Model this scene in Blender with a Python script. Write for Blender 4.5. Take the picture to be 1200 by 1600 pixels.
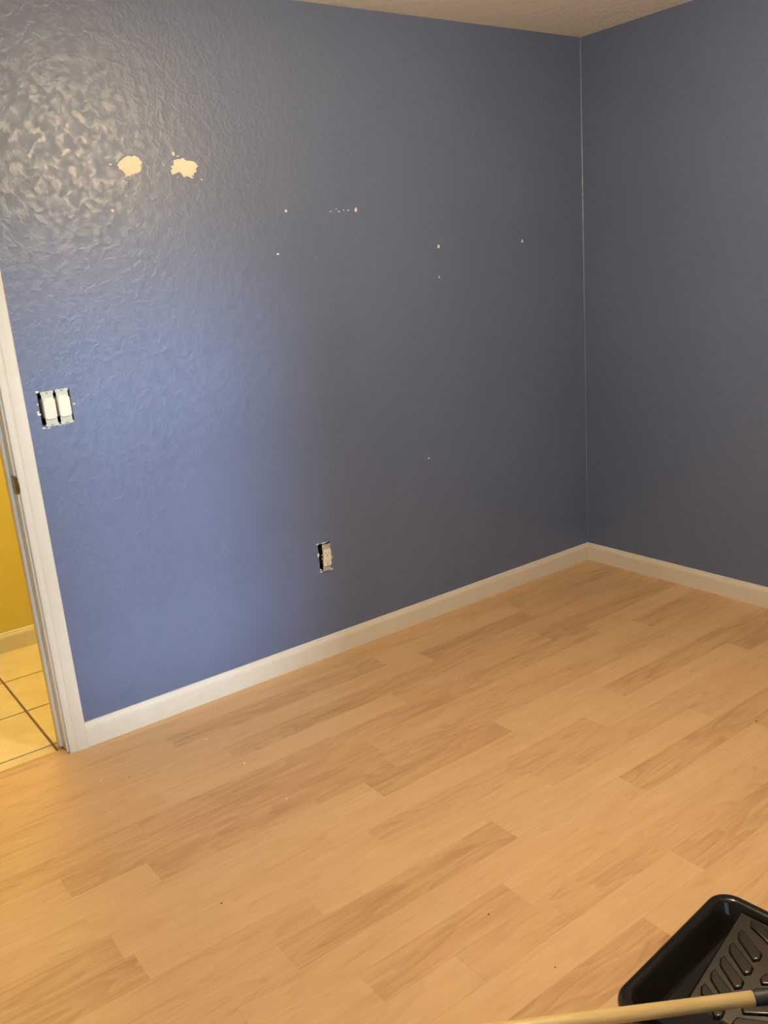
import bpy, bmesh, math, random
from mathutils import Vector, Matrix

random.seed(7)
scene = bpy.context.scene
for o in list(bpy.data.objects):
    bpy.data.objects.remove(o)
col = scene.collection

# ------------------------------------------------------------------ camera
# room corner is the origin: left wall lies in y=0 (x<0), right wall in x=0 (y<0)
cam_d = bpy.data.cameras.new('camera')
cam_d.sensor_fit = 'HORIZONTAL'
cam_d.sensor_width = 36.0
cam_d.lens = 1366.6 / 1200 * 36.0
cam_d.clip_start = 0.02
cam = bpy.data.objects.new('camera', cam_d)
col.objects.link(cam)
_r = Vector((0.79661787, -0.59968707, -0.07599599))
_d = Vector((-0.21874568, -0.16878638, -0.96107309))
_f = Vector((0.56351602, 0.78223179, -0.2656372))
cm = Matrix((( _r.x, -_d.x, -_f.x, -3.33906), (_r.y, -_d.y, -_f.y, -2.86694), (_r.z, -_d.z, -_f.z, 1.51379), (0, 0, 0, 1)))
cam.matrix_world = cm
scene.camera = cam

# ------------------------------------------------------------------ light
LAMP_COL, LAMP_W = (1.0, 0.77, 0.47), 100.0
HALL_COL, HALL_W = (1.0, 0.78, 0.38), 58.0
SUN_W = 3.3
SKY_W = 1.9
world = bpy.data.worlds.new('sky')
scene.world = world
world.use_nodes = True
bg = world.node_tree.nodes['Background']
bg.inputs[0].default_value = (0.60, 0.78, 1.0, 1)
bg.inputs[1].default_value = SKY_W
sun_d = bpy.data.lights.new('added_sun', 'SUN')  # sun added and aimed to cast the cool daylight patch on the left wall
sun_d.energy = SUN_W
sun_d.angle = math.radians(10)
sun_d.color = (0.66, 0.82, 1.0)
sun = bpy.data.objects.new('added_sun', sun_d)
col.objects.link(sun)
sun.rotation_euler = Vector((0.07, 1.0, -0.20)).to_track_quat('-Z', 'Y').to_euler()
vs = scene.view_settings
vs.view_transform = 'Standard'
vs.look = 'None'
vs.exposure = 0.0
vs.gamma = 1.0
vs.use_curve_mapping = False

# ------------------------------------------------------------------ materials
def mat(name, base=(0.8, 0.8, 0.8), rough=0.5, spec=0.5, metal=0.0):
    m = bpy.data.materials.new(name)
    m.use_nodes = True
    b = m.node_tree.nodes['Principled BSDF']
    b.inputs['Base Color'].default_value = (*base, 1)
    b.inputs['Roughness'].default_value = rough
    b.inputs['Specular IOR Level'].default_value = spec
    b.inputs['Metallic'].default_value = metal
    return m, m.node_tree, b

def nd(nt, t, **kw):
    n = nt.nodes.new(t)
    for k, v in kw.items():
        if k.startswith('i_'):
            key = k[2:].replace('_', ' ')
            n.inputs[int(key) if key.isdigit() else key].default_value = v
        else:
            setattr(n, k, v)
    return n

def ramp(nt, src, stops):
    r = nd(nt, 'ShaderNodeValToRGB')
    e = r.color_ramp.elements
    while len(e) < len(stops):
        e.new(0.5)
    for i, (p, c) in enumerate(stops):
        e[i].position = p
        e[i].color = c if len(c) == 4 else (*c, 1)
    nt.links.new(src, r.inputs[0])
    return r.outputs[0]

def pos(nt, scale=(1, 1, 1)):
    g = nd(nt, 'ShaderNodeNewGeometry')
    mp = nd(nt, 'ShaderNodeMapping')
    mp.inputs['Scale'].default_value = scale
    nt.links.new(g.outputs['Position'], mp.inputs[0])
    return mp.outputs[0]

def noise(nt, vec, scale, detail=3, rough=0.5, dist=0.0):
    n = nd(nt, 'ShaderNodeTexNoise')
    n.inputs['Scale'].default_value = scale
    n.inputs['Detail'].default_value = detail
    n.inputs['Roughness'].default_value = rough
    n.inputs['Distortion'].default_value = dist
    nt.links.new(vec, n.inputs['Vector'])
    return n.outputs['Fac']

def math_(nt, op, a, b=None):
    n = nd(nt, 'ShaderNodeMath', operation=op)
    for i, v in enumerate((a, b)):
        if v is None:
            continue
        if isinstance(v, (int, float)):
            n.inputs[i].default_value = v
        else:
            nt.links.new(v, n.inputs[i])
    return n.outputs[0]

def bump(nt, b, h, strength, dist):
    n = nd(nt, 'ShaderNodeBump')
    n.inputs['Strength'].default_value = strength
    n.inputs['Distance'].default_value = dist
    nt.links.new(h, n.inputs['Height'])
    nt.links.new(n.outputs[0], b.inputs['Normal'])
    return n

def mixcol(nt, fac, a, b, blend='MIX'):
    n = nd(nt, 'ShaderNodeMix', data_type='RGBA', blend_type=blend)
    for sock, v in ((n.inputs[0], fac), (n.inputs[6], a), (n.inputs[7], b)):
        if isinstance(v, (int, float)):
            sock.default_value = v
        elif isinstance(v, tuple):
            sock.default_value = (*v, 1) if len(v) == 3 else v
        else:
            nt.links.new(v, sock)
    return n.outputs[2]

def wall_paint(name, base, rough, strength):
    """skip-trowel plaster under satin paint: flattened pads plus fine stipple"""
    m, nt, b = mat(name, base, rough, 0.5)
    v = pos(nt)
    pads = ramp(nt, noise(nt, v, 36, 4, 0.55, 0.6), [(0.40, (0, 0, 0)), (0.60, (1, 1, 1))])
    fine = noise(nt, v, 95, 3, 0.6)
    h = math_(nt, 'ADD', math_(nt, 'MULTIPLY', pads, 0.55), math_(nt, 'MULTIPLY', fine, 0.75))
    bump(nt, b, h, strength, 0.0021)
    tone = ramp(nt, noise(nt, v, 1.7, 3), [(0.3, tuple(c * 0.96 for c in base)), (0.7, tuple(c * 1.04 for c in base))])
    nt.links.new(tone, b.inputs['Base Color'])
    rr = math_(nt, 'SUBTRACT', rough + 0.10, math_(nt, 'MULTIPLY', pads, 0.16))
    nt.links.new(rr, b.inputs['Roughness'])
    b.inputs['Specular IOR Level'].default_value = 0.68
    return m

M_BLUE = wall_paint('blue_satin_paint', (0.112, 0.150, 0.272), 0.42, 0.46)
M_YELLOW = wall_paint('yellow_paint', (0.66, 0.57, 0.15), 0.55, 0.3)
def ceiling_mat():
    m, nt, b = mat('ceiling_texture', (0.88, 0.86, 0.82), 0.85, 0.2)
    v = pos(nt)
    h = ramp(nt, noise(nt, v, 26, 4, 0.6, 0.6), [(0.4, (0, 0, 0)), (0.6, (1, 1, 1))])
    bump(nt, b, h, 0.5, 0.003)
    return m
M_CEIL = ceiling_mat()
def trim_mat():
    m, nt, b = mat('white_trim_paint', (0.80, 0.78, 0.74), 0.38, 0.5)
    v = pos(nt, (1, 1, 1))
    h = noise(nt, v, 60, 2)
    bump(nt, b, h, 0.08, 0.001)
    dirt = ramp(nt, noise(nt, v, 14, 4, 0.7), [(0.2, (0.66, 0.62, 0.55)), (0.5, (0.71, 0.675, 0.61))])
    nt.links.new(dirt, b.inputs['Base Color'])
    return m
M_TRIM = trim_mat()

def wood_mat():
    m, nt, b = mat('laminate_oak', (0.6, 0.36, 0.17), 0.42, 0.35)
    tc = nd(nt, 'ShaderNodeTexCoord')
    oi = nd(nt, 'ShaderNodeObjectInfo')
    off = nd(nt, 'ShaderNodeCombineXYZ')
    nt.links.new(math_(nt, 'MULTIPLY', oi.outputs['Random'], 57.0), off.inputs[0])
    nt.links.new(math_(nt, 'MULTIPLY', oi.outputs['Random'], 31.0), off.inputs[1])
    add = nd(nt, 'ShaderNodeVectorMath', operation='ADD')
    nt.links.new(tc.outputs['Object'], add.inputs[0])
    nt.links.new(off.outputs[0], add.inputs[1])
    def mp(s):
        n = nd(nt, 'ShaderNodeMapping')
        n.inputs['Scale'].default_value = s
        nt.links.new(add.outputs[0], n.inputs[0])
        return n.outputs[0]
    # long flame grain: bands across the strip bent by slow noise along it
    warp = noise(nt, mp((1.6, 9, 1)), 1.0, 2, 0.5)
    bands = math_(nt, 'FRACT', math_(nt, 'MULTIPLY', warp, 9.0))
    bands = ramp(nt, bands, [(0.0, (0.35, 0.35, 0.35)), (0.15, (0.9, 0.9, 0.9)), (0.75, (0.6, 0.6, 0.6)), (1.0, (0.35, 0.35, 0.35))])
    fibre = noise(nt, mp((6, 130, 1)), 1.0, 3, 0.6)
    soft = noise(nt, mp((2.2, 14, 1)), 1.0, 3, 0.55)
    f = math_(nt, 'ADD', math_(nt, 'MULTIPLY', bands, 0.22), math_(nt, 'MULTIPLY', fibre, 0.28))
    streak = noise(nt, mp((3.5, 42, 1)), 1.0, 4, 0.6)
    f = math_(nt, 'ADD', f, math_(nt, 'MULTIPLY', soft, 0.42))
    f = math_(nt, 'ADD', f, math_(nt, 'MULTIPLY', math_(nt, 'SUBTRACT', streak, 0.2), 0.34))
    sep = nd(nt, 'ShaderNodeSeparateColor')
    nt.links.new(oi.outputs['Color'], sep.inputs[0])
    f = math_(nt, 'ADD', f, math_(nt, 'MULTIPLY', math_(nt, 'SUBTRACT', sep.outputs[0], 0.5), 0.46))
    c = ramp(nt, f, [(0.20, (0.370, 0.210, 0.103)), (0.42, (0.505, 0.313, 0.163)), (0.58, (0.600, 0.388, 0.207)), (0.85, (0.670, 0.460, 0.262))])
    nt.links.new(c, b.inputs['Base Color'])
    nt.links.new(math_(nt, 'ADD', math_(nt, 'MULTIPLY', fibre, 0.12), 0.34), b.inputs['Roughness'])
    return m
M_WOOD = wood_mat()
M_SUB = mat('subfloor', (0.16, 0.085, 0.035), 0.8)[0]
def tile_mat():
    m, nt, b = mat('cream_ceramic_tile', (0.72, 0.62, 0.47), 0.28, 0.5)
    v = pos(nt)
    c = ramp(nt, noise(nt, v, 7, 5, 0.65), [(0.3, (0.62, 0.49, 0.28)), (0.7, (0.76, 0.64, 0.40))])
    nt.links.new(c, b.inputs['Base Color'])
    return m
M_TILE = tile_mat()
M_GROUT = mat('brown_grout', (0.17, 0.105, 0.05), 0.9)[0]
def spackle_mat():
    m, nt, b = mat('cream_spackle', (0.84, 0.78, 0.66), 0.9, 0.2)
    v = pos(nt)
    bump(nt, b, noise(nt, v, 160, 4, 0.6), 0.6, 0.001)
    return m
M_SPACK = spackle_mat()
M_GYPS = mat('bare_drywall', (0.72, 0.72, 0.66), 0.9, 0.2)[0]
M_PLASTIC = mat('ivory_plastic', (0.80, 0.75, 0.66), 0.35, 0.5)[0]
M_YOKE = mat('zinc_yoke', (0.50, 0.51, 0.45), 0.55, 0.5, 0.3)[0]
M_BOXP = mat('electrical_box_plastic', (0.05, 0.05, 0.05), 0.7)[0]
M_SLOT = mat('slot_dark', (0.03, 0.025, 0.02), 0.8)[0]
M_BRASS = mat('aged_brass', (0.22, 0.16, 0.08), 0.4, 0.5, 0.8)[0]
def tray_mat(lo, var):
    m, nt, b = mat('black_gloss_plastic', (0.013, 0.010, 0.008), 0.16, 0.5)
    v = pos(nt)
    nt.links.new(math_(nt, 'ADD', math_(nt, 'MULTIPLY', noise(nt, v, 18, 4), var), lo), b.inputs['Roughness'])
    return m
M_TRAY = tray_mat(0.05, 0.14)
M_RAMP = tray_mat(0.17, 0.10)     # ramp plastic is scuffed duller than the rim
def pole_mat():
    m, nt, b = mat('pale_wood_pole', (0.66, 0.47, 0.20), 0.4, 0.5)
    tc = nd(nt, 'ShaderNodeTexCoord')
    mp = nd(nt, 'ShaderNodeMapping')
    mp.inputs['Scale'].default_value = (60, 60, 5)
    nt.links.new(tc.outputs['Object'], mp.inputs[0])
    c = ramp(nt, noise(nt, mp.outputs[0], 1.0, 4, 0.6), [(0.3, (0.64, 0.45, 0.18)), (0.65, (0.76, 0.58, 0.28))])
    nt.links.new(c, b.inputs['Base Color'])
    return m
M_POLE = pole_mat()
M_GRIP = mat('slate_rubber_grip', (0.020, 0.028, 0.034), 0.5)[0]
M_STEEL = mat('steel_wire', (0.55, 0.55, 0.55), 0.3, 0.5, 1.0)[0]
M_NAP = mat('roller_nap', (0.10, 0.14, 0.28), 0.95)[0]
M_WHITE = mat('window_vinyl', (0.8, 0.8, 0.8), 0.4)[0]
M_GROUND = mat('outside_grass', (0.10, 0.14, 0.05), 0.9)[0]
M_CRUMB = mat('white_crumb', (0.85, 0.80, 0.70), 0.9)[0]
M_DIRT = mat('dark_crumb', (0.12, 0.06, 0.03), 0.9)[0]
def glass_mat():
    m = bpy.data.materials.new('window_glass')
    m.use_nodes = True
    nt = m.node_tree
    nt.nodes.clear()
    out = nd(nt, 'ShaderNodeOutputMaterial')
    t = nd(nt, 'ShaderNodeBsdfTransparent')
    t.inputs[0].default_value = (0.95, 0.97, 0.96, 1)
    g = nd(nt, 'ShaderNodeBsdfGlossy')
    g.inputs['Roughness'].default_value = 0.02
    fr = nd(nt, 'ShaderNodeFresnel')
    fr.inputs[0].default_value = 1.45
    mx = nd(nt, 'ShaderNodeMixShader')
    nt.links.new(fr.outputs[0], mx.inputs[0])
    nt.links.new(t.outputs[0], mx.inputs[1])
    nt.links.new(g.outputs[0], mx.inputs[2])
    nt.links.new(mx.outputs[0], out.inputs[0])
    return m
M_GLASS = glass_mat()
def emit_mat(name, c, s):
    m, nt, b = mat(name, (0.9, 0.88, 0.82), 0.4)
    b.inputs['Emission Color'].default_value = (*c, 1)
    b.inputs['Emission Strength'].default_value = s
    return m

# ------------------------------------------------------------------ mesh helpers
def link(name, me, parent=None, loc=None, kind=None):
    o = bpy.data.objects.new(name, me)
    col.objects.link(o)
    if parent is not None:
        o.parent = parent
    if loc is not None:
        o.location = loc
    if kind:
        o['kind'] = kind
    return o

def tag(o, label, cat, group=None, kind=None):
    o['label'] = label
    if cat:
        o['category'] = cat
    if group:
        o['group'] = group
    if kind:
        o['kind'] = kind
    return o

def empty(name, loc=(0, 0, 0), rz=0.0, kind=None):
    o = bpy.data.objects.new(name, None)
    o.empty_display_size = 0.05
    col.objects.link(o)
    o.location = loc
    o.rotation_euler = (0, 0, rz)
    if kind:
        o['kind'] = kind
    return o

def finish(bm, name, m, smooth=False):
    bmesh.ops.recalc_face_normals(bm, faces=bm.faces)
    me = bpy.data.meshes.new(name)
    bm.to_mesh(me)
    bm.free()
    for mm in (m if isinstance(m, (list, tuple)) else [m]):
        me.materials.append(mm)
    if smooth:
        for p in me.polygons:
            p.use_smooth = True
    return me

def box_bm(bm, lo, hi, bev=0.0, seg=1):
    r = bmesh.ops.create_cube(bm, size=1.0)
    c = [(a + b) / 2 for a, b in zip(lo, hi)]
    s = [abs(b - a) for a, b in zip(lo, hi)]
    for v in r['verts']:
        v.co = Vector((v.co.x * s[0] + c[0], v.co.y * s[1] + c[1], v.co.z * s[2] + c[2]))
    if bev > 0:
        es = list({e for v in r['verts'] for e in v.link_edges})
        bmesh.ops.bevel(bm, geom=es, offset=bev, segments=seg, affect='EDGES', profile=0.5)

def box(name, lo, hi, m, parent=None, bev=0.0, seg=1, kind=None, smooth=False):
    bm = bmesh.new()
    box_bm(bm, lo, hi, bev, seg)
    return link(name, finish(bm, name, m, smooth), parent, kind=kind)

def extrude_profile(name, prof, axis, a, b, m, parent=None, kind=None, miter=(0, 0)):
    """prof: (p, q) points. axis 'x': p->y, q->z ; axis 'y': p->x, q->z ; axis 'z': p->x, q->y.
    miter: end shift per unit p (a end, b end)"""
    bm = bmesh.new()
    def place(t, p, q):
        return {'x': (t, p, q), 'y': (p, t, q), 'z': (p, q, t)}[axis]
    va = [bm.verts.new(place(a + miter[0] * p, p, q)) for p, q in prof]
    vb = [bm.verts.new(place(b + miter[1] * p, p, q)) for p, q in prof]
    n = len(prof)
    for i in range(n):
        j = (i + 1) % n
        bm.faces.new((va[i], va[j], vb[j], vb[i]))
    bm.faces.new(va)
    bm.faces.new(vb[::-1])
    return link(name, finish(bm, name, m), parent, kind=kind)

def tube_bm(bm, pts, rad, n=12, cap=True):
    pts = [Vector(p) for p in pts]
    rads = rad if isinstance(rad, (list, tuple)) else [rad] * len(pts)
    rings = []
    up = None
    for i, p in enumerate(pts):
        t = (pts[min(i + 1, len(pts) - 1)] - pts[max(i - 1, 0)]).normalized()
        if up is None:
            up = Vector((0, 0, 1)) if abs(t.z) < 0.9 else Vector((1, 0, 0))
        s = t.cross(up).normalized()
        up = s.cross(t).normalized()
        rings.append([bm.verts.new(p + (s * math.cos(k * 2 * math.pi / n) + up * math.sin(k * 2 * math.pi / n)) * rads[i]) for k in range(n)])
    for a, b in zip(rings, rings[1:]):
        for k in range(n):
            bm.faces.new((a[k], a[(k + 1) % n], b[(k + 1) % n], b[k]))
    if cap:
        bm.faces.new(rings[0][::-1])
        bm.faces.new(rings[-1])

def lathe_bm(bm, prof, n=32):
    rings = []
    for r, z in prof:
        if r < 1e-6:
            rings.append([bm.verts.new((0, 0, z))])
        else:
            rings.append([bm.verts.new((r * math.cos(k * 2 * math.pi / n), r * math.sin(k * 2 * math.pi / n), z)) for k in range(n)])
    for a, b in zip(rings, rings[1:]):
        for k in range(n):
            k2 = (k + 1) % n
            if len(a) == 1:
                bm.faces.new((a[0], b[k], b[k2]))
            elif len(b) == 1:
                bm.faces.new((a[k], a[k2], b[0]))
            else:
                bm.faces.new((a[k], a[k2], b[k2], b[k]))

def wall_slab(name, axis, lo, hi, zlo, zhi, front, back, holes, mats):
    """vertical slab with rectangular through-holes. axis 'x': runs along x, faces at y=front/back."""
    us = sorted({lo, hi, *[h[0] for h in holes], *[h[1] for h in holes]})
    zs = sorted({zlo, zhi, *[h[2] for h in holes], *[h[3] for h in holes]})
    bm = bmesh.new()
    cache = {}
    def V(u, w, z):
        k = (round(u, 6), round(w, 6), round(z, 6))
        if k not in cache:
            cache[k] = bm.verts.new((u, w, z) if axis == 'x' else (w, u, z))
        return cache[k]
    def solid(i, j):
        if i < 0 or j < 0 or i >= len(us) - 1 or j >= len(zs) - 1:
            return False
        cu, cz = (us[i] + us[i + 1]) / 2, (zs[j] + zs[j + 1]) / 2
        return not any(h[0] < cu < h[1] and h[2] < cz < h[3] for h in holes)
    for i in range(len(us) - 1):
        for j in range(len(zs) - 1):
            if not solid(i, j):
                continue
            a, b, c, d = us[i], us[i + 1], zs[j], zs[j + 1]
            bm.faces.new((V(a, front, c), V(b, front, c), V(b, front, d), V(a, front, d))).material_index = 0
            bm.faces.new((V(a, back, c), V(a, back, d), V(b, back, d), V(b, back, c))).material_index = 1
            if not solid(i - 1, j):
                bm.faces.new((V(a, front, c), V(a, front, d), V(a, back, d), V(a, back, c))).material_index = 2
            if not solid(i + 1, j):
                bm.faces.new((V(b, front, c), V(b, back, c), V(b, back, d), V(b, front, d))).material_index = 2
            if not solid(i, j - 1):
                bm.faces.new((V(a, front, c), V(a, back, c), V(b, back, c), V(b, front, c))).material_index = 2
            if not solid(i, j + 1):
                bm.faces.new((V(a, front, d), V(b, front, d), V(b, back, d), V(a, back, d))).material_index = 2
    return link(name, finish(bm, name, mats), kind='structure')

# ------------------------------------------------------------------ room shell
H = 2.44
XL, YB = -3.56, -3.50          # far sides of the room behind and beside the camera
WT = 0.115                     # partition thickness
JX = -2.692                    # jamb face of the doorway, room side strike jamb
DX0 = JX - 0.765               # hinge side jamb face
JT = 0.018
SWB = (-2.579, -2.476, 1.120, 1.226)   # switch cut-out
OUB = (-1.612, -1.553, 0.368, 0.480)   # outlet cut-out

wall_left = wall_slab('wall_left', 'x', XL - 0.1, 0.0, 0.0, H, 0.0, WT,
    [(DX0 - JT, JX + JT, 0.0, 2.05), SWB, OUB], [M_BLUE, M_YELLOW, M_GYPS])
wall_left['label'] = 'blue textured wall with patched spots, switches and outlet'
wall_right = wall_slab('wall_right', 'y', YB, 0.0, 0.0, H, 0.0, 0.15, [], [M_BLUE, M_WHITE, M_BLUE])
wall_right['label'] = 'blue textured wall on the right of the corner'
WIN = (-3.00, -2.00, 0.62, 2.30)  # opening set so the daylight edge lands partway along the left wall
wall_near = wall_slab('wall_near', 'x', XL - 0.1, 0.15, 0.0, H, YB, YB - 0.16, [WIN], [M_BLUE, M_WHITE, M_TRIM])
wall_side = wall_slab('wall_side', 'y', YB, 0.0, 0.0, H, XL, XL - 0.1, [], [M_BLUE, M_WHITE, M_BLUE])
ceiling = box('ceiling', (XL - 0.1, YB - 0.16, H), (0.15, WT / 2, H + 0.1), M_CEIL, kind='structure')
ground = box('ground', (-30, -40, -0.5), (25, YB - 0.17, -0.3), M_GROUND, kind='structure')  # unseen ground, added to block sky light from below the horizon

bead = extrude_profile('trim_2', [(0.0, 0.0), (-0.0028, 0.0), (-0.0014, -0.0014), (0.0, -0.0028)], 'z', 0.089, H, M_BLUE, kind='structure')
bead['label'] = 'painted caulk bead down the blue room corner'

# unseen window added behind the camera to shape the daylight on the left wall
win = empty('added_window_1', ((WIN[0] + WIN[1]) / 2, YB - 0.10, WIN[2]), kind='structure')
ww, wh = WIN[1] - WIN[0], WIN[3] - WIN[2]
fw = 0.045
for nm, lo, hi in (('frame', (-ww / 2, -0.03, 0), (-ww / 2 + fw, 0.03, wh)), ('frame', (ww / 2 - fw, -0.03, 0), (ww / 2, 0.03, wh)),
                   ('frame', (-ww / 2 + fw, -0.03, 0), (ww / 2 - fw, 0.03, fw)), ('frame', (-ww / 2 + fw, -0.03, wh - fw), (ww / 2 - fw, 0.03, wh)),
                   ('meeting_rail', (-ww / 2 + fw, -0.02, wh / 2 - 0.02), (ww / 2 - fw, 0.02, wh / 2 + 0.02))):
    box(nm, lo, hi, M_WHITE, win, 0.003)
box('pane', (-ww / 2 + fw, -0.003, fw), (ww / 2 - fw, 0.003, wh / 2 - 0.02), M_GLASS, win)
box('pane', (-ww / 2 + fw, -0.003, wh / 2 + 0.02), (ww / 2 - fw, 0.003, wh - fw), M_GLASS, win)

# ------------------------------------------------------------------ laminate floor
floor = box('floor', (XL - 0.1, YB - 0.16, -0.06), (0.15, -0.002, -0.009), M_SUB, kind='structure')
floor['label'] = 'honey-coloured laminate strip floor'
ROW0, PITCH = -0.148, 0.102
L, D, Mi = 0.74, 0.16, 0.50
# joints seen in the photograph: row -> [(x of joint, tone left, tone right)]
J = {0: [(-1.497, D + .1, L - .05)], 1: [(-2.495, Mi, 0.3), (-1.34, L - .1, D)], 2: [(-2.28, L - .1, 0.28)],
     3: [(-1.64, L, D + .05), (-0.87, 0.4, D)], 4: [(-0.68, D + .1, L - .1)],
     5: [(-2.92, L - .1, 0.28), (-1.90, 0.22, L - .1), (-1.23, Mi, D), (-0.5, L - .1, D + .05)],
     6: [(-2.715, L, 0.26)], 7: [(-2.05, L, 0.28), (-1.51, D + .08, L)], 8: [(-2.285, L - .1, 0.3), (-1.06, L, D + .1)],
     9: [(-2.873, D + .05, L), (-0.434, L, D)], 10: [(-2.46, Mi, L)], 11: [(-1.90, D + .1, L)],
     12: [(-2.76, 0.4, L - .1), (-1.475, L - .05, 0.24)], 13: [(-2.507, L - .1, 0.38), (-2.06, 0.3, L)],
     14: [(-2.307, L, 0.34), (-1.14, Mi, L - .1)], 15: [(-2.115, L, 0.36), (-1.65, L, 0.26)], 16: [(-1.90, D + .05, L - .1)]}
rp = random.Random(11)
def plank(x0, x1, y0, y1, tone):
    g = 0.00004
    bm = bmesh.new()
    sx, sy = (x1 - x0) / 2 - g, (y1 - y0) / 2 - g
    bv = 0.0003
    ring = lambda a, b, z: [bm.verts.new(q) for q in ((-a, -b, z), (a, -b, z), (a, b, z), (-a, b, z))]
    r0, r1, r2 = ring(sx, sy, -0.0088), ring(sx, sy, -bv), ring(sx - bv, sy - bv, 0)
    for a, b in ((r0, r1), (r1, r2)):
        for k in range(4):
            bm.faces.new((a[k], a[(k + 1) % 4], b[(k + 1) % 4], b[k]))
    bm.faces.new(r2)
    bm.faces.new(r0[::-1])
    o = link('plank', finish(bm, 'plank', M_WOOD), floor, ((x0 + x1) / 2, (y0 + y1) / 2, 0))
    o.color = (tone, tone, tone, 1)
XR = -0.004
for row in range(-2, 33):
    y1 = ROW0 - PITCH * row
    y0 = y1 - PITCH
    y1 = min(y1, -0.003)
    if y0 < YB:
        y0 = YB + 0.004
    if y1 - y0 < 0.01:
        continue
    cuts = sorted(J.get(row, []))
    xs = [c[0] for c in cuts]
    tones = {}
    # split what lies between known joints into strips 0.45 .. 0.8 m long
    ends = [XL + 0.004] + xs + [XR]
    allx = [ends[0]]
    for a, b in zip(ends, ends[1:]):
        ln = b - a
        if ln > 1.25:
            k = max(2, round(ln / rp.uniform(0.75, 1.05)))
            inner = sorted(a + ln * (i + rp.uniform(-0.16, 0.16)) / k for i in range(1, k))
            allx += inner
        allx.append(b)
    for a, b in zip(allx, allx[1:]):
        t = rp.choice((0.36, 0.44, 0.5, 0.56, 0.62, 0.3))
        for c in cuts:
            if abs(c[0] - b) < 1e-6:
                t = c[1]
            if abs(c[0] - a) < 1e-6:
                t = c[2]
        plank(a, b, y0, y1, t)

# ------------------------------------------------------------------ hall beyond the doorway
HX0, HX1, HY = -4.6, -1.4, 1.112
floor_hall = box('floor_hall', (HX0, -0.002, -0.06), (HX1, HY + 0.1, -0.0035), M_GROUT, kind='structure')
floor_hall['label'] = 'cream ceramic tile floor of the hallway'
TY = [0.040, 0.100, 0.437, 0.772, 1.110]
TP = 0.337
gx = 0.0045
tile_cache = {}
i0 = -6
for i in range(i0, 4):
    x0, x1 = -2.712 + TP * i, -2.712 + TP * (i + 1)
    x0, x1 = max(x0, HX0), min(x1, HX1)
    for y0, y1 in zip(TY, TY[1:]):
        if y1 < 0.11 and (x1 > JX + 0.01 + TP or x0 < DX0 - TP):
            continue
        a, b = x0 + gx, x1 - gx
        if y1 < 0.11:
            a, b = max(a, DX0), min(b, JX)
            if b - a < 0.01:
                continue
        c, d = y0 + (0.001 if y1 < 0.11 else gx), y1 - gx
        key = (round(b - a, 4), round(d - c, 4))
        if key not in tile_cache:
            bm = bmesh.new()
            box_bm(bm, (-key[0] / 2, -key[1] / 2, -0.006), (key[0] / 2, key[1] / 2, 0.0), 0.0012)
            tile_cache[key] = finish(bm, 'tile', M_TILE)
        link('tile', tile_cache[key], floor_hall, ((a + b) / 2, (c + d) / 2, 0.0))
wall_hall = box('wall_hall', (HX0, HY, 0), (HX1, HY + 0.1, H), M_YELLOW, kind='structure')
wall_hall['label'] = 'yellow hallway wall seen through the doorway'
box('wall_hall_end', (HX1, WT, 0), (HX1 + 0.1, HY + 0.1, H), M_YELLOW, kind='structure')
box('wall_hall_start', (HX0 - 0.1, WT, 0), (HX0, HY + 0.1, H), M_YELLOW, kind='structure')
wall_slab('wall_hall_beside', 'x', HX0, XL - 0.1, 0, H, 0.015, WT, [], [M_YELLOW] * 3)
box('ceiling_hall', (HX0 - 0.1, WT / 2, H), (HX1 + 0.1, HY + 0.1, H + 0.1), M_CEIL, kind='structure')
BB = [(0, 0), (0, 0.089), (-0.004, 0.089), (-0.0075, 0.0865), (-0.009, 0.080), (-0.0125, 0.074), (-0.014, 0.066), (-0.014, 0)]
extrude_profile('baseboard_hall', [(HY + p, q) for p, q in BB], 'x', HX0, HX1, M_TRIM, kind='structure')
# wood reducer strip where laminate meets tile
ST = [(-0.012, 0.0), (-0.006, 0.004), (0.008, 0.0065), (0.026, 0.0065), (0.036, 0.004), (0.041, 0.0), (0.041, -0.004), (-0.012, -0.004)]
thr = extrude_profile('trim_1', ST, 'x', DX0 + 0.001, JX - 0.001, M_WOOD, kind='structure')
thr['label'] = 'wooden transition strip between laminate and hallway tile'
thr.color = (0.2, 0.2, 0.2, 1)

# ------------------------------------------------------------------ baseboards
CX = -2.622                     # outer edge of the door casing
bl = extrude_profile('baseboard_left', [(p, q) for p, q in BB], 'x', CX, 0.0, M_TRIM, kind='structure', miter=(0, 1))
bl['label'] = 'white baseboard along the blue wall with the outlet'
br = extrude_profile('baseboard_right', [(p, q) for p, q in BB], 'y', YB, 0.0, M_TRIM, kind='structure', miter=(0, 1))
br['label'] = 'white baseboard along the right-hand blue wall'
extrude_profile('baseboard_near', [(YB - p, q) for p, q in BB], 'x', XL, 0.0, M_TRIM, kind='structure')
extrude_profile('baseboard_side', [(XL - p, q) for p, q in BB], 'y', YB + 0.02, -0.02, M_TRIM, kind='structure')

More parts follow.
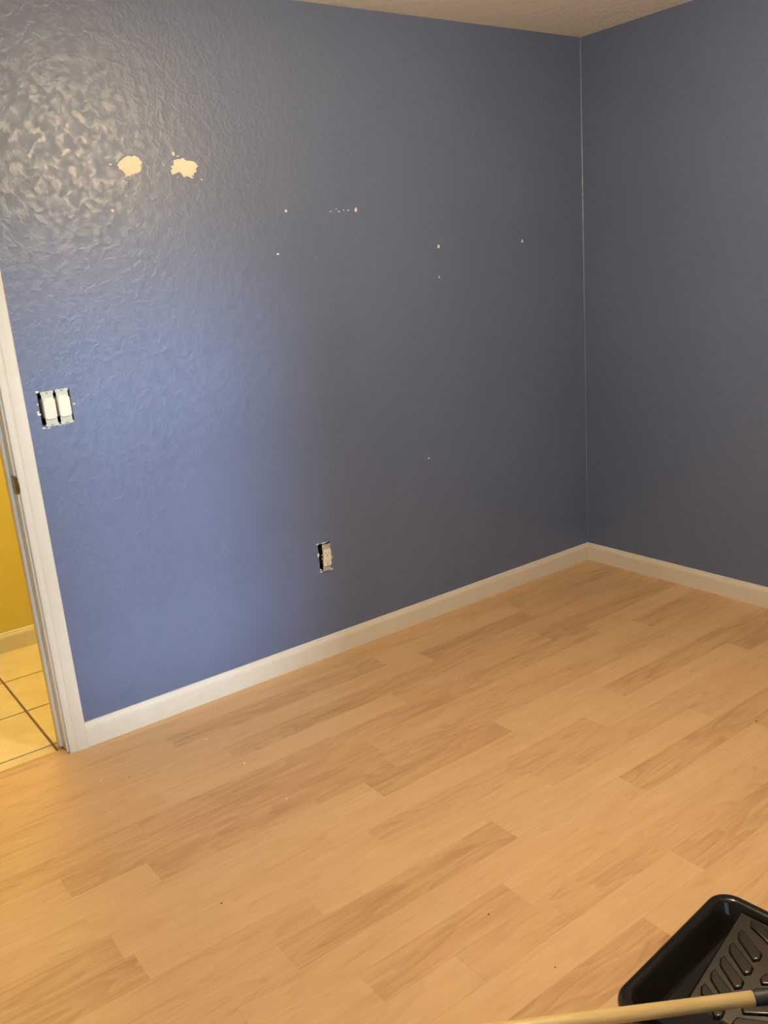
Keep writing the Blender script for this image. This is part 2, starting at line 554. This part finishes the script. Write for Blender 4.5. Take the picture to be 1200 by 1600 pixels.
# ------------------------------------------------------------------ door frame
door = empty('door_1', ((JX + DX0) / 2, 0, 0), kind='structure')
door['label'] = 'white painted doorway frame opening to the hallway'
ox = (JX + DX0) / 2
def dchild(o):
    o.location.x -= ox
    return o
DH = 2.03
dchild(box('jamb', (JX, 0.0, 0), (JX + JT, WT, DH + JT), M_TRIM, door, 0.0012))
dchild(box('jamb', (DX0 - JT, 0.0, 0), (DX0, WT, DH + JT), M_TRIM, door, 0.0012))
dchild(box('jamb', (DX0, 0.0, DH), (JX, WT, DH + JT), M_TRIM, door, 0.0012))
dchild(box('door_stop', (JX - 0.011, 0.042, 0.0085), (JX, 0.078, DH), M_TRIM, door, 0.002))
dchild(box('door_stop', (DX0, 0.042, 0.0085), (DX0 + 0.011, 0.078, DH), M_TRIM, door, 0.002))
dchild(box('door_stop', (DX0 + 0.011, 0.042, DH - 0.011), (JX - 0.011, 0.078, DH), M_TRIM, door, 0.002))
CW = CX - (JX + 0.006)
def casing(side, y, sgn):
    # colonial profile: thin rounded inner edge, shallow hollow, thicker back band
    P = [(0, 0), (0, 0.007), (0.003, 0.0105), (0.010, 0.0115), (0.022, 0.0115), (0.028, 0.0135), (0.045, 0.0165), (CW - 0.006, 0.018), (CW - 0.002, 0.0165), (CW, 0.014), (CW, 0)]
    prof = [((JX + 0.006 + p) if side > 0 else (DX0 - 0.006 - p), y + sgn * q) for p, q in P]
    return dchild(extrude_profile('casing', prof, 'z', 0.0, DH + 0.006 + CW, M_TRIM, door))
casing(1, 0.0, -1)
casing(-1, 0.0, -1)
casing(1, WT, 1)
casing(-1, WT, 1)
for y, s in ((0.0, -1), (WT, 1)):
    dchild(box('casing', (DX0 - 0.006, min(y, y + s * 0.017), DH + 0.006), (JX + 0.006, max(y, y + s * 0.017), DH + 0.006 + CW), M_TRIM, door, 0.003))
# strike plate: flat plate let into the jamb, lip curling out past the jamb edge
bm = bmesh.new()
N = 14
zc, hh = 0.950, 0.030
rows = []
for k in range(N + 1):
    s = -1 + 2 * k / N
    z = zc + hh * s
    lip = 0.022 * math.sqrt(max(0.0, 1 - abs(s) ** 2.6))
    pts = [(JX - 0.0012, 0.030, z), (JX - 0.0012, 0.004, z), (JX - 0.0015, 0.0 - lip * 0.35, z), (JX + 0.001, -lip * 0.75, z), (JX + 0.0055, -lip, z)]
    rows.append([bm.verts.new(q) for q in pts])
for a, b in zip(rows, rows[1:]):
    for i in range(4):
        bm.faces.new((a[i], a[i + 1], b[i + 1], b[i]))
sp = link('strike_plate', finish(bm, 'strike_plate', M_BRASS, True), door)
md = sp.modifiers.new('thick', 'SOLIDIFY')
md.thickness = 0.0016
dchild(sp)
sp['label'] = 'dark brass strike plate'

# ------------------------------------------------------------------ wall devices
def wall_device_box(name, r, label):
    x0, x1, z0, z1 = r
    bm = bmesh.new()
    t = 0.0015
    f, b = 0.004, 0.070
    vs_o = [bm.verts.new((x, y, z)) for y in (f, b) for x, z in ((x0 + t, z0 + t), (x1 - t, z0 + t), (x1 - t, z1 - t), (x0 + t, z1 - t))]
    for k in range(4):
        bm.faces.new((vs_o[k], vs_o[(k + 1) % 4], vs_o[4 + (k + 1) % 4], vs_o[4 + k]))
    bm.faces.new(vs_o[4:])
    o = link(name, finish(bm, name, M_BOXP))
    m = o.modifiers.new('thick', 'SOLIDIFY')
    m.thickness = 0.0012
    return tag(o, label, 'electrical box')
wall_device_box('electrical_box', SWB, 'dark recessed two-gang box behind the pair of light switches')
wall_device_box('electrical_box', OUB, 'dark recessed single box behind the wall outlet')

def yoke(parent, hw=0.0185):
    """metal strap with winged ears above and below the device"""
    bm = bmesh.new()
    box_bm(bm, (-0.0185, -0.0015, -0.052), (0.0185, 0.0, 0.052), 0.0004)
    for s in (1, -1):
        # wavy plaster ear
        pr = [(-0.021, 0.047), (-0.017, 0.049), (-0.012, 0.0465), (0.012, 0.0465), (0.017, 0.049), (0.021, 0.047), (0.020, 0.0545), (0.012, 0.0565), (0.006, 0.0545), (0.0, 0.056), (-0.006, 0.0545), (-0.012, 0.0565), (-0.020, 0.0545)]
        f = [bm.verts.new((x, -0.0035, s * z)) for x, z in pr]
        g = [bm.verts.new((x, -0.0016, s * z)) for x, z in pr]
        bm.faces.new(f)
        bm.faces.new(g[::-1])
        for k in range(len(pr)):
            k2 = (k + 1) % len(pr)
            bm.faces.new((f[k], f[k2], g[k2], g[k]))
    return link('yoke', finish(bm, 'yoke', M_YOKE), parent)

def screw(parent, z, y=-0.0035):
    bm = bmesh.new()
    lathe_bm(bm, [(0, 0.0022), (0.002, 0.0020), (0.0036, 0.0008), (0.0038, 0)], 12)
    me = finish(bm, 'screw', M_YOKE, True)
    o = link('screw', me, parent, (0, y, z))
    o.rotation_euler = (math.pi / 2, 0, 0)
    s = box('screw_slot', (-0.003, -0.0024, -0.0004), (0.003, -0.0019, 0.0004), M_SLOT, o)
    s.rotation_euler = (-math.pi / 2, 0, 0)
    return o

def octagon_prism(name, hw, hh, ch, y0, y1, m, parent, tilt=0.0):
    pr = [(-hw + ch, -hh), (hw - ch, -hh), (hw, -hh + ch), (hw, hh - ch), (hw - ch, hh), (-hw + ch, hh), (-hw, hh - ch), (-hw, -hh + ch)]
    bm = bmesh.new()
    b = [bm.verts.new((x, y0, z)) for x, z in pr]
    e = 0.0015
    f1 = [bm.verts.new((x, y1 + e - tilt * z / hh, z)) for x, z in pr]
    f2 = [bm.verts.new((x * (1 - e / hw), y1 - tilt * z / hh, z * (1 - e / hh))) for x, z in pr]
    for u, w in ((b, f1), (f1, f2)):
        for k in range(8):
            bm.faces.new((u[k], u[(k + 1) % 8], w[(k + 1) % 8], w[k]))
    bm.faces.new(f2)
    bm.faces.new(b[::-1])
    return link(name, finish(bm, name, m), parent)

def light_switch(x, z, label, rot):
    t = empty('light_switch', (x, -0.004, z))
    t.rotation_euler = (0, rot, 0)
    tag(t, label, 'light switch', 'uncovered rocker switches beside the door')
    yoke(t)
    octagon_prism('body', 0.0195, 0.0345, 0.007, 0.03, -0.006, M_PLASTIC, t)
    octagon_prism('rocker', 0.0188, 0.0332, 0.0065, -0.004, -0.0095, M_PLASTIC, t, 0.0022)
    screw(t, 0.0515)
    screw(t, -0.0515)
    return t
light_switch(-2.5490, 1.1725, 'ivory rocker switch without cover plate, the one nearer the door casing', math.radians(-1.0))
light_switch(-2.5025, 1.1740, 'ivory rocker switch without cover plate, the one farther from the door casing', math.radians(-1.0))

out = empty('wall_outlet', (-1.579, -0.004, 0.4215))
out.rotation_euler = (0, math.radians(3.0), 0)
tag(out, 'ivory rectangular wall outlet without cover plate low on the blue wall', 'outlet')
yoke(out)
octagon_prism('body', 0.0150, 0.0335, 0.003, 0.03, -0.004, M_BOXP, out)
fc = octagon_prism('face', 0.0185, 0.0345, 0.003, -0.003, -0.0085, M_PLASTIC, out)
for s in (1, -1):
    cz = 0.0165 * s
    box('slot', (-0.0075, -0.0089, cz - 0.001), (-0.0060, -0.0084, cz + 0.0065), M_SLOT, fc)
    box('slot', (0.0060, -0.0089, cz - 0.001), (0.0075, -0.0084, cz + 0.0055), M_SLOT, fc)
    bm = bmesh.new()
    lathe_bm(bm, [(0, 0.0004), (0.0026, 0.0004), (0.0026, 0)], 14)
    gh = link('ground_hole', finish(bm, 'ground_hole', M_SLOT), fc, (0, -0.0085, cz - 0.008))
    gh.rotation_euler = (math.pi / 2, 0, 0)
screw(out, 0.0515)
screw(out, -0.0515)
# side terminal screws and a stub of wire in the gap beside the outlet
for zz in (0.010, -0.004):
    bm = bmesh.new()
    lathe_bm(bm, [(0, 0.006), (0.0035, 0.0055), (0.0038, 0)], 10)
    s = link('terminal_screw', finish(bm, 'terminal_screw', M_YOKE, True), out, (-0.0150, 0.004, zz))
    s.rotation_euler = (0, -math.pi / 2, 0)

# ------------------------------------------------------------------ spackle and bare marks on the wall
def blob_mesh(name, outline, th, m, rnd, inner=0.72):
    """outline in (x, z) wall metres about its centre; thin domed dab with a ragged rim"""
    n = len(outline)
    pts = []
    for i in range(n):
        a, b = Vector(outline[i]), Vector(outline[(i + 1) % n])
        pts += [a, (a + b) / 2 + Vector((rnd.uniform(-1, 1), rnd.uniform(-1, 1))) * (b - a).length * 0.16]
    bm = bmesh.new()
    back = [bm.verts.new((p.x, 0.0005, p.y)) for p in pts]
    rim = [bm.verts.new((p.x, -th * 0.35, p.y)) for p in pts]
    mid = [bm.verts.new((p.x * inner, -th * rnd.uniform(0.75, 1.05), p.y * inner)) for p in pts]
    mid2 = [bm.verts.new((p.x * 0.4, -th * rnd.uniform(0.8, 1.15), p.y * 0.4)) for p in pts]
    c = bm.verts.new((0, -th, 0))
    k = len(pts)
    for a, b in ((back, rim), (rim, mid), (mid, mid2)):
        for i in range(k):
            j = (i + 1) % k
            bm.faces.new((a[i], a[j], b[j], b[i]))
    for i in range(k):
        bm.faces.new((mid2[i], mid2[(i + 1) % k], c))
    return finish(bm, name, m)

def ellipse(rx, rz, n, rnd, j=0.25):
    return [(math.cos(2 * math.pi * k / n) * rx * rnd.uniform(1 - j, 1 + j), math.sin(2 * math.pi * k / n) * rz * rnd.uniform(1 - j, 1 + j)) for k in range(n)]

rs = random.Random(3)
P1 = [(-2.2078, 1.8996), (-2.1853, 1.9189), (-2.1665, 1.9272), (-2.1468, 1.9281), (-2.1322, 1.9212), (-2.1242, 1.9088), (-2.1318, 1.8981), (-2.1298, 1.8857), (-2.1434, 1.875), (-2.1578, 1.8715), (-2.1659, 1.8697), (-2.1802, 1.8662), (-2.1891, 1.8592), (-2.1858, 1.868), (-2.1899, 1.8786), (-2.204, 1.8873)]
P2 = [(-2.0136, 1.915), (-1.9964, 1.9187), (-1.9812, 1.9225), (-1.9717, 1.9153), (-1.9529, 1.9136), (-1.9348, 1.9063), (-1.9275, 1.8972), (-1.9375, 1.8879), (-1.9367, 1.8786), (-1.9479, 1.8749), (-1.9469, 1.8676), (-1.9597, 1.8676), (-1.9503, 1.8583), (-1.9647, 1.862), (-1.9727, 1.8658), (-1.9859, 1.8621), (-1.9909, 1.8713), (-1.9982, 1.8786), (-2.0107, 1.8786), (-2.0246, 1.8695), (-2.0286, 1.8841), (-2.0218, 1.8877), (-2.0264, 1.8986), (-2.0161, 1.8986)]
def patch(outline, flecks, label):
    cx = sum(p[0] for p in outline) / len(outline)
    cz = sum(p[1] for p in outline) / len(outline)
    o = link('spackle_patch', blob_mesh('spackle_patch', [(p[0] - cx, p[1] - cz) for p in outline], 0.0026, M_SPACK, rs), None, (cx, 0, cz))
    for fx, fz, rx, rz in flecks:
        link('fleck', blob_mesh('fleck', ellipse(rx * 0.8, rz * 0.9, 7, rs), 0.0014, M_SPACK, rs), o, (fx - cx, 0, fz - cz))
    return tag(o, label, 'spackle patch', 'large spackle patches high on the blue wall')
patch(P1, [(-2.2293, 1.9012, 0.0069, 0.0032), (-2.1961, 1.8521, 0.0078, 0.0032), (-2.1735, 1.8591, 0.0043, 0.0014), (-2.111, 1.872, 0.004, 0.0012)],
      'round cream spackle patch high on the blue wall, the one nearer the door')
patch(P2, [(-2.0119, 1.9349, 0.0054, 0.008), (-1.9971, 1.9278, 0.0054, 0.0022), (-2.0507, 1.9014, 0.0057, 0.0022), (-1.9208, 1.8545, 0.0061, 0.0023), (-2.0069, 1.8622, 0.0042, 0.0022), (-2.0335, 1.888, 0.004, 0.0016)],
      'jagged cream spackle patch high on the blue wall, the one farther from the door')
for x, z, rx, rz, lab in (
    (-2.2445, 1.7625, 0.0058, 0.0045, 'tiny white spackle speck below the round spackle patch'),
    (-1.603, 1.746, 0.0055, 0.0052, 'small cream filled nail hole midway up the blue wall, directly above another speck'),
    (-1.656, 1.599, 0.0062, 0.0032, 'flat white scuff speck on the blue wall, below a filled nail hole'),
    (-1.294, 1.743, 0.0062, 0.0085, 'cream filled nail hole ending a short dotted row of marks'),
    (-0.892, 1.591, 0.0062, 0.0080, 'cream filled nail hole midway between the dotted marks and the corner'),
    (-0.898, 1.469, 0.0040, 0.0040, 'faintest tiny speck on the blue wall, right under a filled nail hole'),
    (-0.405, 1.591, 0.0062, 0.0070, 'cream filled nail hole nearest the room corner'),
    (-1.014, 0.722, 0.0068, 0.0030, 'white scuff speck low on the blue wall, up and right of the outlet')):
    tag(link('filled_nail_hole', blob_mesh('filled_nail_hole', ellipse(rx, rz, 8, rs), 0.0016, M_SPACK, rs), None, (x, 0, z)), lab, 'filled hole', 'small filled holes and specks on the blue wall')
dr = empty('scratch_marks', (-1.372, 0, 1.742))
for dx, dz, rx, rz in ((-0.038, -0.002, 0.006, 0.0016), (-0.012, 0.006, 0.003, 0.002), (0.0, -0.003, 0.004, 0.0025), (0.022, 0.001, 0.003, 0.002), (0.043, 0.0, 0.005, 0.002)):
    link('fleck', blob_mesh('fleck', ellipse(rx, rz, 7, rs), 0.0012, M_SPACK, rs), dr, (dx, 0, dz))
tag(dr, 'short dotted row of small cream scratch marks on the blue wall', 'wall marks', 'small filled holes and specks on the blue wall')
# bare chips around the cut-outs
for x, z, rx, rz in ((-2.585, 1.166, 0.004, 0.003), (-2.583, 1.158, 0.006, 0.004), (-2.4690, 1.176, 0.0045, 0.003), (-2.575, 1.113, 0.006, 0.003), (-2.561, 1.111, 0.005, 0.0022),
                     (-2.520, 1.1155, 0.010, 0.0025), (-2.545, 1.1175, 0.016, 0.004), (-2.500, 1.1185, 0.016, 0.004), (-2.577, 1.2285, 0.006, 0.0035), (-2.582, 1.19, 0.002, 0.004),
                     (-1.6125, 0.483, 0.006, 0.003), (-1.551, 0.414, 0.004, 0.005), (-1.610, 0.374, 0.005, 0.003), (-1.608, 0.364, 0.008, 0.003), (-1.557, 0.364, 0.006, 0.004), (-1.614, 0.437, 0.004, 0.008), (-1.58, 0.482, 0.015, 0.0025)):
    link('paint_chip', blob_mesh('paint_chip', ellipse(rx, rz, 8, rs, 0.35), 0.0012, M_GYPS, rs), wall_left, (x, 0, z))

# ------------------------------------------------------------------ crumbs on the floor
for x, y, s, m, lab in ((-2.297, -0.265, 0.0040, M_CRUMB, 'white paint crumb on the floor closest to the baseboard'),
                     (-2.272, -0.498, 0.0050, M_CRUMB, 'brightest white paint crumb on the floor below the outlet side of the doorway'),
                     (-2.274, -0.770, 0.0045, M_CRUMB, 'white paint crumb on the floor farthest out from the blue wall near the doorway'),
                     (-2.667, -0.262, 0.0040, M_CRUMB, 'white paint crumb on the floor in front of the door casing'),
                     (-2.627, -0.143, 0.0030, M_CRUMB, 'small white paint crumb on the floor just below the casing foot'),
                     (-1.383, -0.535, 0.0050, M_CRUMB, 'lone white paint crumb on the floor midway to the corner'),
                     (-2.589, -0.306, 0.0035, M_DIRT, 'dark brown crumb on the floor near the doorway'),
                     (-0.904, -1.474, 0.0050, M_DIRT, 'dark crumb on the floor near the right edge'),
                     (-2.634, -1.051, 0.0040, M_DIRT, 'dark crumb on a plank seam at lower left'),
                     (-2.161, -1.531, 0.0035, M_DIRT, 'dark crumb on the floor in the lower middle'),
                     (-2.166, -1.749, 0.0030, M_DIRT, 'dark crumb on the floor closest to the paint tray')):
    bm = bmesh.new()
    bmesh.ops.create_icosphere(bm, subdivisions=1, radius=1.0)
    for v in bm.verts:
        k = rs.uniform(0.7, 1.15)
        v.co = Vector((v.co.x * s * 0.8 * k, v.co.y * s * 0.6 * k, v.co.z * s * 0.4))
    zmin = min(v.co.z for v in bm.verts)
    tag(link('floor_crumb', finish(bm, 'floor_crumb', m), None, (x, y, -zmin)), lab, 'crumb', 'crumbs on the laminate floor')

# ------------------------------------------------------------------ paint tray
TL, TW, TH = 0.434, 0.330, 0.068
tray = empty('paint_tray', (-2.186, -1.925, 0.0), math.radians(5) )
tag(tray, 'glossy black plastic paint tray with ribbed ramp on the floor', 'paint tray')
# local frame: +x along the long side towards the shallow end, -y across the tray
def rrect(inset, rad, n=10, dx0=-0.010, dx1=0.0):
    x0, x1, y0, y1 = inset + dx0, TL - inset - dx1, -TW + inset, -inset
    r = max(rad, 0.004)
    pts = []
    for cx, cy, a0 in ((x1 - r, y1 - r, 0), (x0 + r, y1 - r, 90), (x0 + r, y0 + r, 180), (x1 - r, y0 + r, 270)):
        for k in range(n + 1):
            a = math.radians(a0 + 90 * k / n)
            pts.append((cx + r * math.cos(a), cy + r * math.sin(a)))
    return pts
bm = bmesh.new()
loops = [(-0.001, 0.050, 0.050), (-0.004, 0.053, 0.051), (-0.003, 0.052, 0.060), (0.000, 0.049, 0.0655), (0.005, 0.044, TH), (0.014, 0.037, TH), (0.019, 0.034, 0.0660),
         (0.022, 0.033, 0.061), (0.032, 0.032, 0.038), (0.043, 0.031, 0.014), (0.047, 0.030, 0.007), (0.054, 0.028, 0.004)]
rings = [[bm.verts.new((x, y, z)) for x, y in rrect(i, r)] for i, r, z in loops]
for a, b in zip(rings, rings[1:]):
    k = len(a)
    for i in range(k):
        bm.faces.new((a[i], a[(i + 1) % k], b[(i + 1) % k], b[i]))
bm.faces.new(rings[-1])
body = link('body', finish(bm, 'body', M_TRAY, True), tray)
md = body.modifiers.new('thick', 'SOLIDIFY')
md.thickness = 0.0018
md.offset = 0.0 
# ramp rising from the well to the shallow end
RU0, RU1, RZ0, RZ1 = 0.150, 0.398, 0.008, 0.061
RV0, RV1 = -0.082, -TW + 0.082
def rz(u):
    return RZ0 + (RZ1 - RZ0) * (u - RU0) / (RU1 - RU0)
bm = bmesh.new()
bot = [bm.verts.new(q) for q in ((RU0 - 0.006, RV0 + 0.004, 0.0045), (RU1 + 0.003, RV0 + 0.016, 0.044), (RU1 + 0.003, RV1 - 0.016, 0.044), (RU0 - 0.006, RV1 - 0.004, 0.0045))]
top = [bm.verts.new(q) for q in ((RU0, RV0, RZ0), (RU1, RV0 + 0.012, RZ1), (RU1, RV1 - 0.012, RZ1), (RU0, RV1, RZ0))]
for k in range(4):
    bm.faces.new((bot[k], bot[(k + 1) % 4], top[(k + 1) % 4], top[k]))
bm.faces.new(top)
bmesh.ops.bevel(bm, geom=[e for e in bm.edges], offset=0.0015, segments=2, affect='EDGES', profile=0.5)
ramp_o = link('ramp', finish(bm, 'ramp', M_RAMP, True), tray)
ramp_o.modifiers.new('weighted', 'WEIGHTED_NORMAL')
# chevron ribs in two mirrored columns
def rib(q, name='rib', h=0.0055):
    """raised flat bar on the ramp; q = outline in tray (u, v)"""
    q = [Vector(p) for p in q]
    c = sum(q, Vector((0, 0))) / len(q)
    bm = bmesh.new()
    lo = [bm.verts.new((p.x, p.y, rz(p.x) - 0.002)) for p in q]
    hi = []
    for p in q:
        t = c + (p - c) * (1 - 0.0035 / max((p - c).length, 0.01))
        hi.append(bm.verts.new((t.x, t.y, rz(t.x) + h)))
    n = len(q)
    for k in range(n):
        bm.faces.new((lo[k], lo[(k + 1) % n], hi[(k + 1) % n], hi[k]))
    top_f = bm.faces.new(hi)
    bmesh.ops.bevel(bm, geom=list(top_f.edges), offset=0.0030, segments=4, affect='EDGES', profile=0.5)
    me = finish(bm, name, M_TRAY, True)
    ro = link(name, me, ramp_o)
    ro.modifiers.new('weighted', 'WEIGHTED_NORMAL')
    return ro
VC = -TW / 2
for k in range(5):
    uo = 0.358 - 0.0395 * k
    for s in (1, -1):
        o, i = VC + s * 0.074, VC + s * 0.010
        w = 0.027
        rib([(uo, o), (uo - 0.033, i), (uo - 0.033 - w * 0.6, i - s * 0.002), (uo - 0.033 - w, i + s * 0.008), (uo - w, o - s * 0.004), (uo - w * 0.45, o + s * 0.003)])
for s in (1, -1):
    rib([(0.390, VC + s * 0.070), (0.390, VC + s * 0.008), (0.352, VC + s * 0.008), (0.372, VC + s * 0.062)])

# ------------------------------------------------------------------ paint roller on a wooden pole
A = Vector((-2.014, -2.130, 0.1005))
B = Vector((-2.221, -1.980, 0.0850))
d = (A - B).normalized()
tail = B - d * ((B.z - 0.016) / d.z)
if (B - tail).length > 0.95:
    tail = B - d * 0.95
roller = empty('paint_roller', (tail.x, tail.y, 0))
tag(roller, 'paint roller on a pale wooden pole lying across the black tray', 'paint roller')
rot = d.to_track_quat('Z', 'Y').to_euler()
plen = (A - tail).length
bm = bmesh.new()
lathe_bm(bm, [(0, 0), (0.010, 0.001), (0.0138, 0.006), (0.0142, 0.03), (0.0142, plen * 0.5), (0.0142, plen - 0.001), (0.0, plen)], 24)
po = link('pole', finish(bm, 'pole', M_POLE, True), roller, (0, 0, tail.z))
po.rotation_euler = rot
bm = bmesh.new()
prof = [(0.0, -0.004), (0.0146, -0.004), (0.0150, -0.003), (0.0152, 0.03), (0.0165, 0.07), (0.0160, 0.11), (0.0145, 0.13), (0.011, 0.140), (0.0, 0.142)]
lathe_bm(bm, prof, 24)
gr = link('grip', finish(bm, 'grip', M_GRIP, True), roller, (A.x - tail.x, A.y - tail.y, A.z))
gr.rotation_euler = rot
E0 = A + d * 0.140
side = d.cross(Vector((0, 0, 1))).normalized()
rc = E0 + d * 0.17
rc.z = 0.033
bm = bmesh.new()
wp = [E0 - d * 0.01, E0 + d * 0.03, E0 + d * 0.05 + side * 0.03, E0 + d * 0.07 + side * 0.11, E0 + d * 0.09 + side * 0.138, rc + side * 0.140, rc + side * 0.10, rc - side * 0.11]
tube_bm(bm, [w - Vector((tail.x, tail.y, 0)) for w in wp], 0.0035, 8)
link('frame', finish(bm, 'frame', M_STEEL, True), roller)
bm = bmesh.new()
lathe_bm(bm, [(0.0, -0.114), (0.020, -0.114), (0.031, -0.110), (0.033, -0.10), (0.033, 0.10), (0.031, 0.110), (0.020, 0.114), (0.0, 0.114)], 28)
cv = link('roller_cover', finish(bm, 'roller_cover', M_NAP, True), roller, (rc.x - tail.x, rc.y - tail.y, rc.z))
cv.rotation_euler = side.to_track_quat('Z', 'Y').to_euler()

# ------------------------------------------------------------------ lamps
def ceiling_lamp(x, y, r, zc, colr, watts, label):
    """canopy, short stem, holder and a lit frosted globe centred at height zc"""
    t = empty('ceiling_light', (x, y, H))
    tag(t, label, 'ceiling light')
    c = zc - H
    bm = bmesh.new()
    lathe_bm(bm, [(0, 0), (0.060, 0), (0.062, -0.006), (0.050, -0.018), (0.020, -0.026), (0, -0.026)], 32)
    link('canopy', finish(bm, 'canopy', M_WHITE, True), t)
    bm = bmesh.new()
    lathe_bm(bm, [(0, -0.02), (0.008, -0.02), (0.008, c + r + 0.012), (0, c + r + 0.012)], 12)
    link('stem', finish(bm, 'stem', M_WHITE, True), t)
    bm = bmesh.new()
    lathe_bm(bm, [(0, c + r + 0.016), (0.026, c + r + 0.014), (0.034, c + r - 0.012), (0, c + r - 0.012)], 24)
    link('holder', finish(bm, 'holder', M_WHITE, True), t)
    bm = bmesh.new()
    lathe_bm(bm, [(r * math.sin(a * math.pi / 18), c + r * math.cos(a * math.pi / 18)) for a in range(19)], 32)
    link('globe', finish(bm, 'globe', emit_mat('lit_globe', colr, watts / (math.pi * 4 * math.pi * r * r)), True), t)
    return t
ceiling_lamp(-1.77, -1.75, 0.095, 2.15, LAMP_COL, LAMP_W, 'lit frosted globe ceiling light in the middle of the blue room')
ceiling_lamp(-2.55, 0.60, 0.095, 2.26, HALL_COL, HALL_W, 'warm lit globe ceiling light in the yellow hallway')
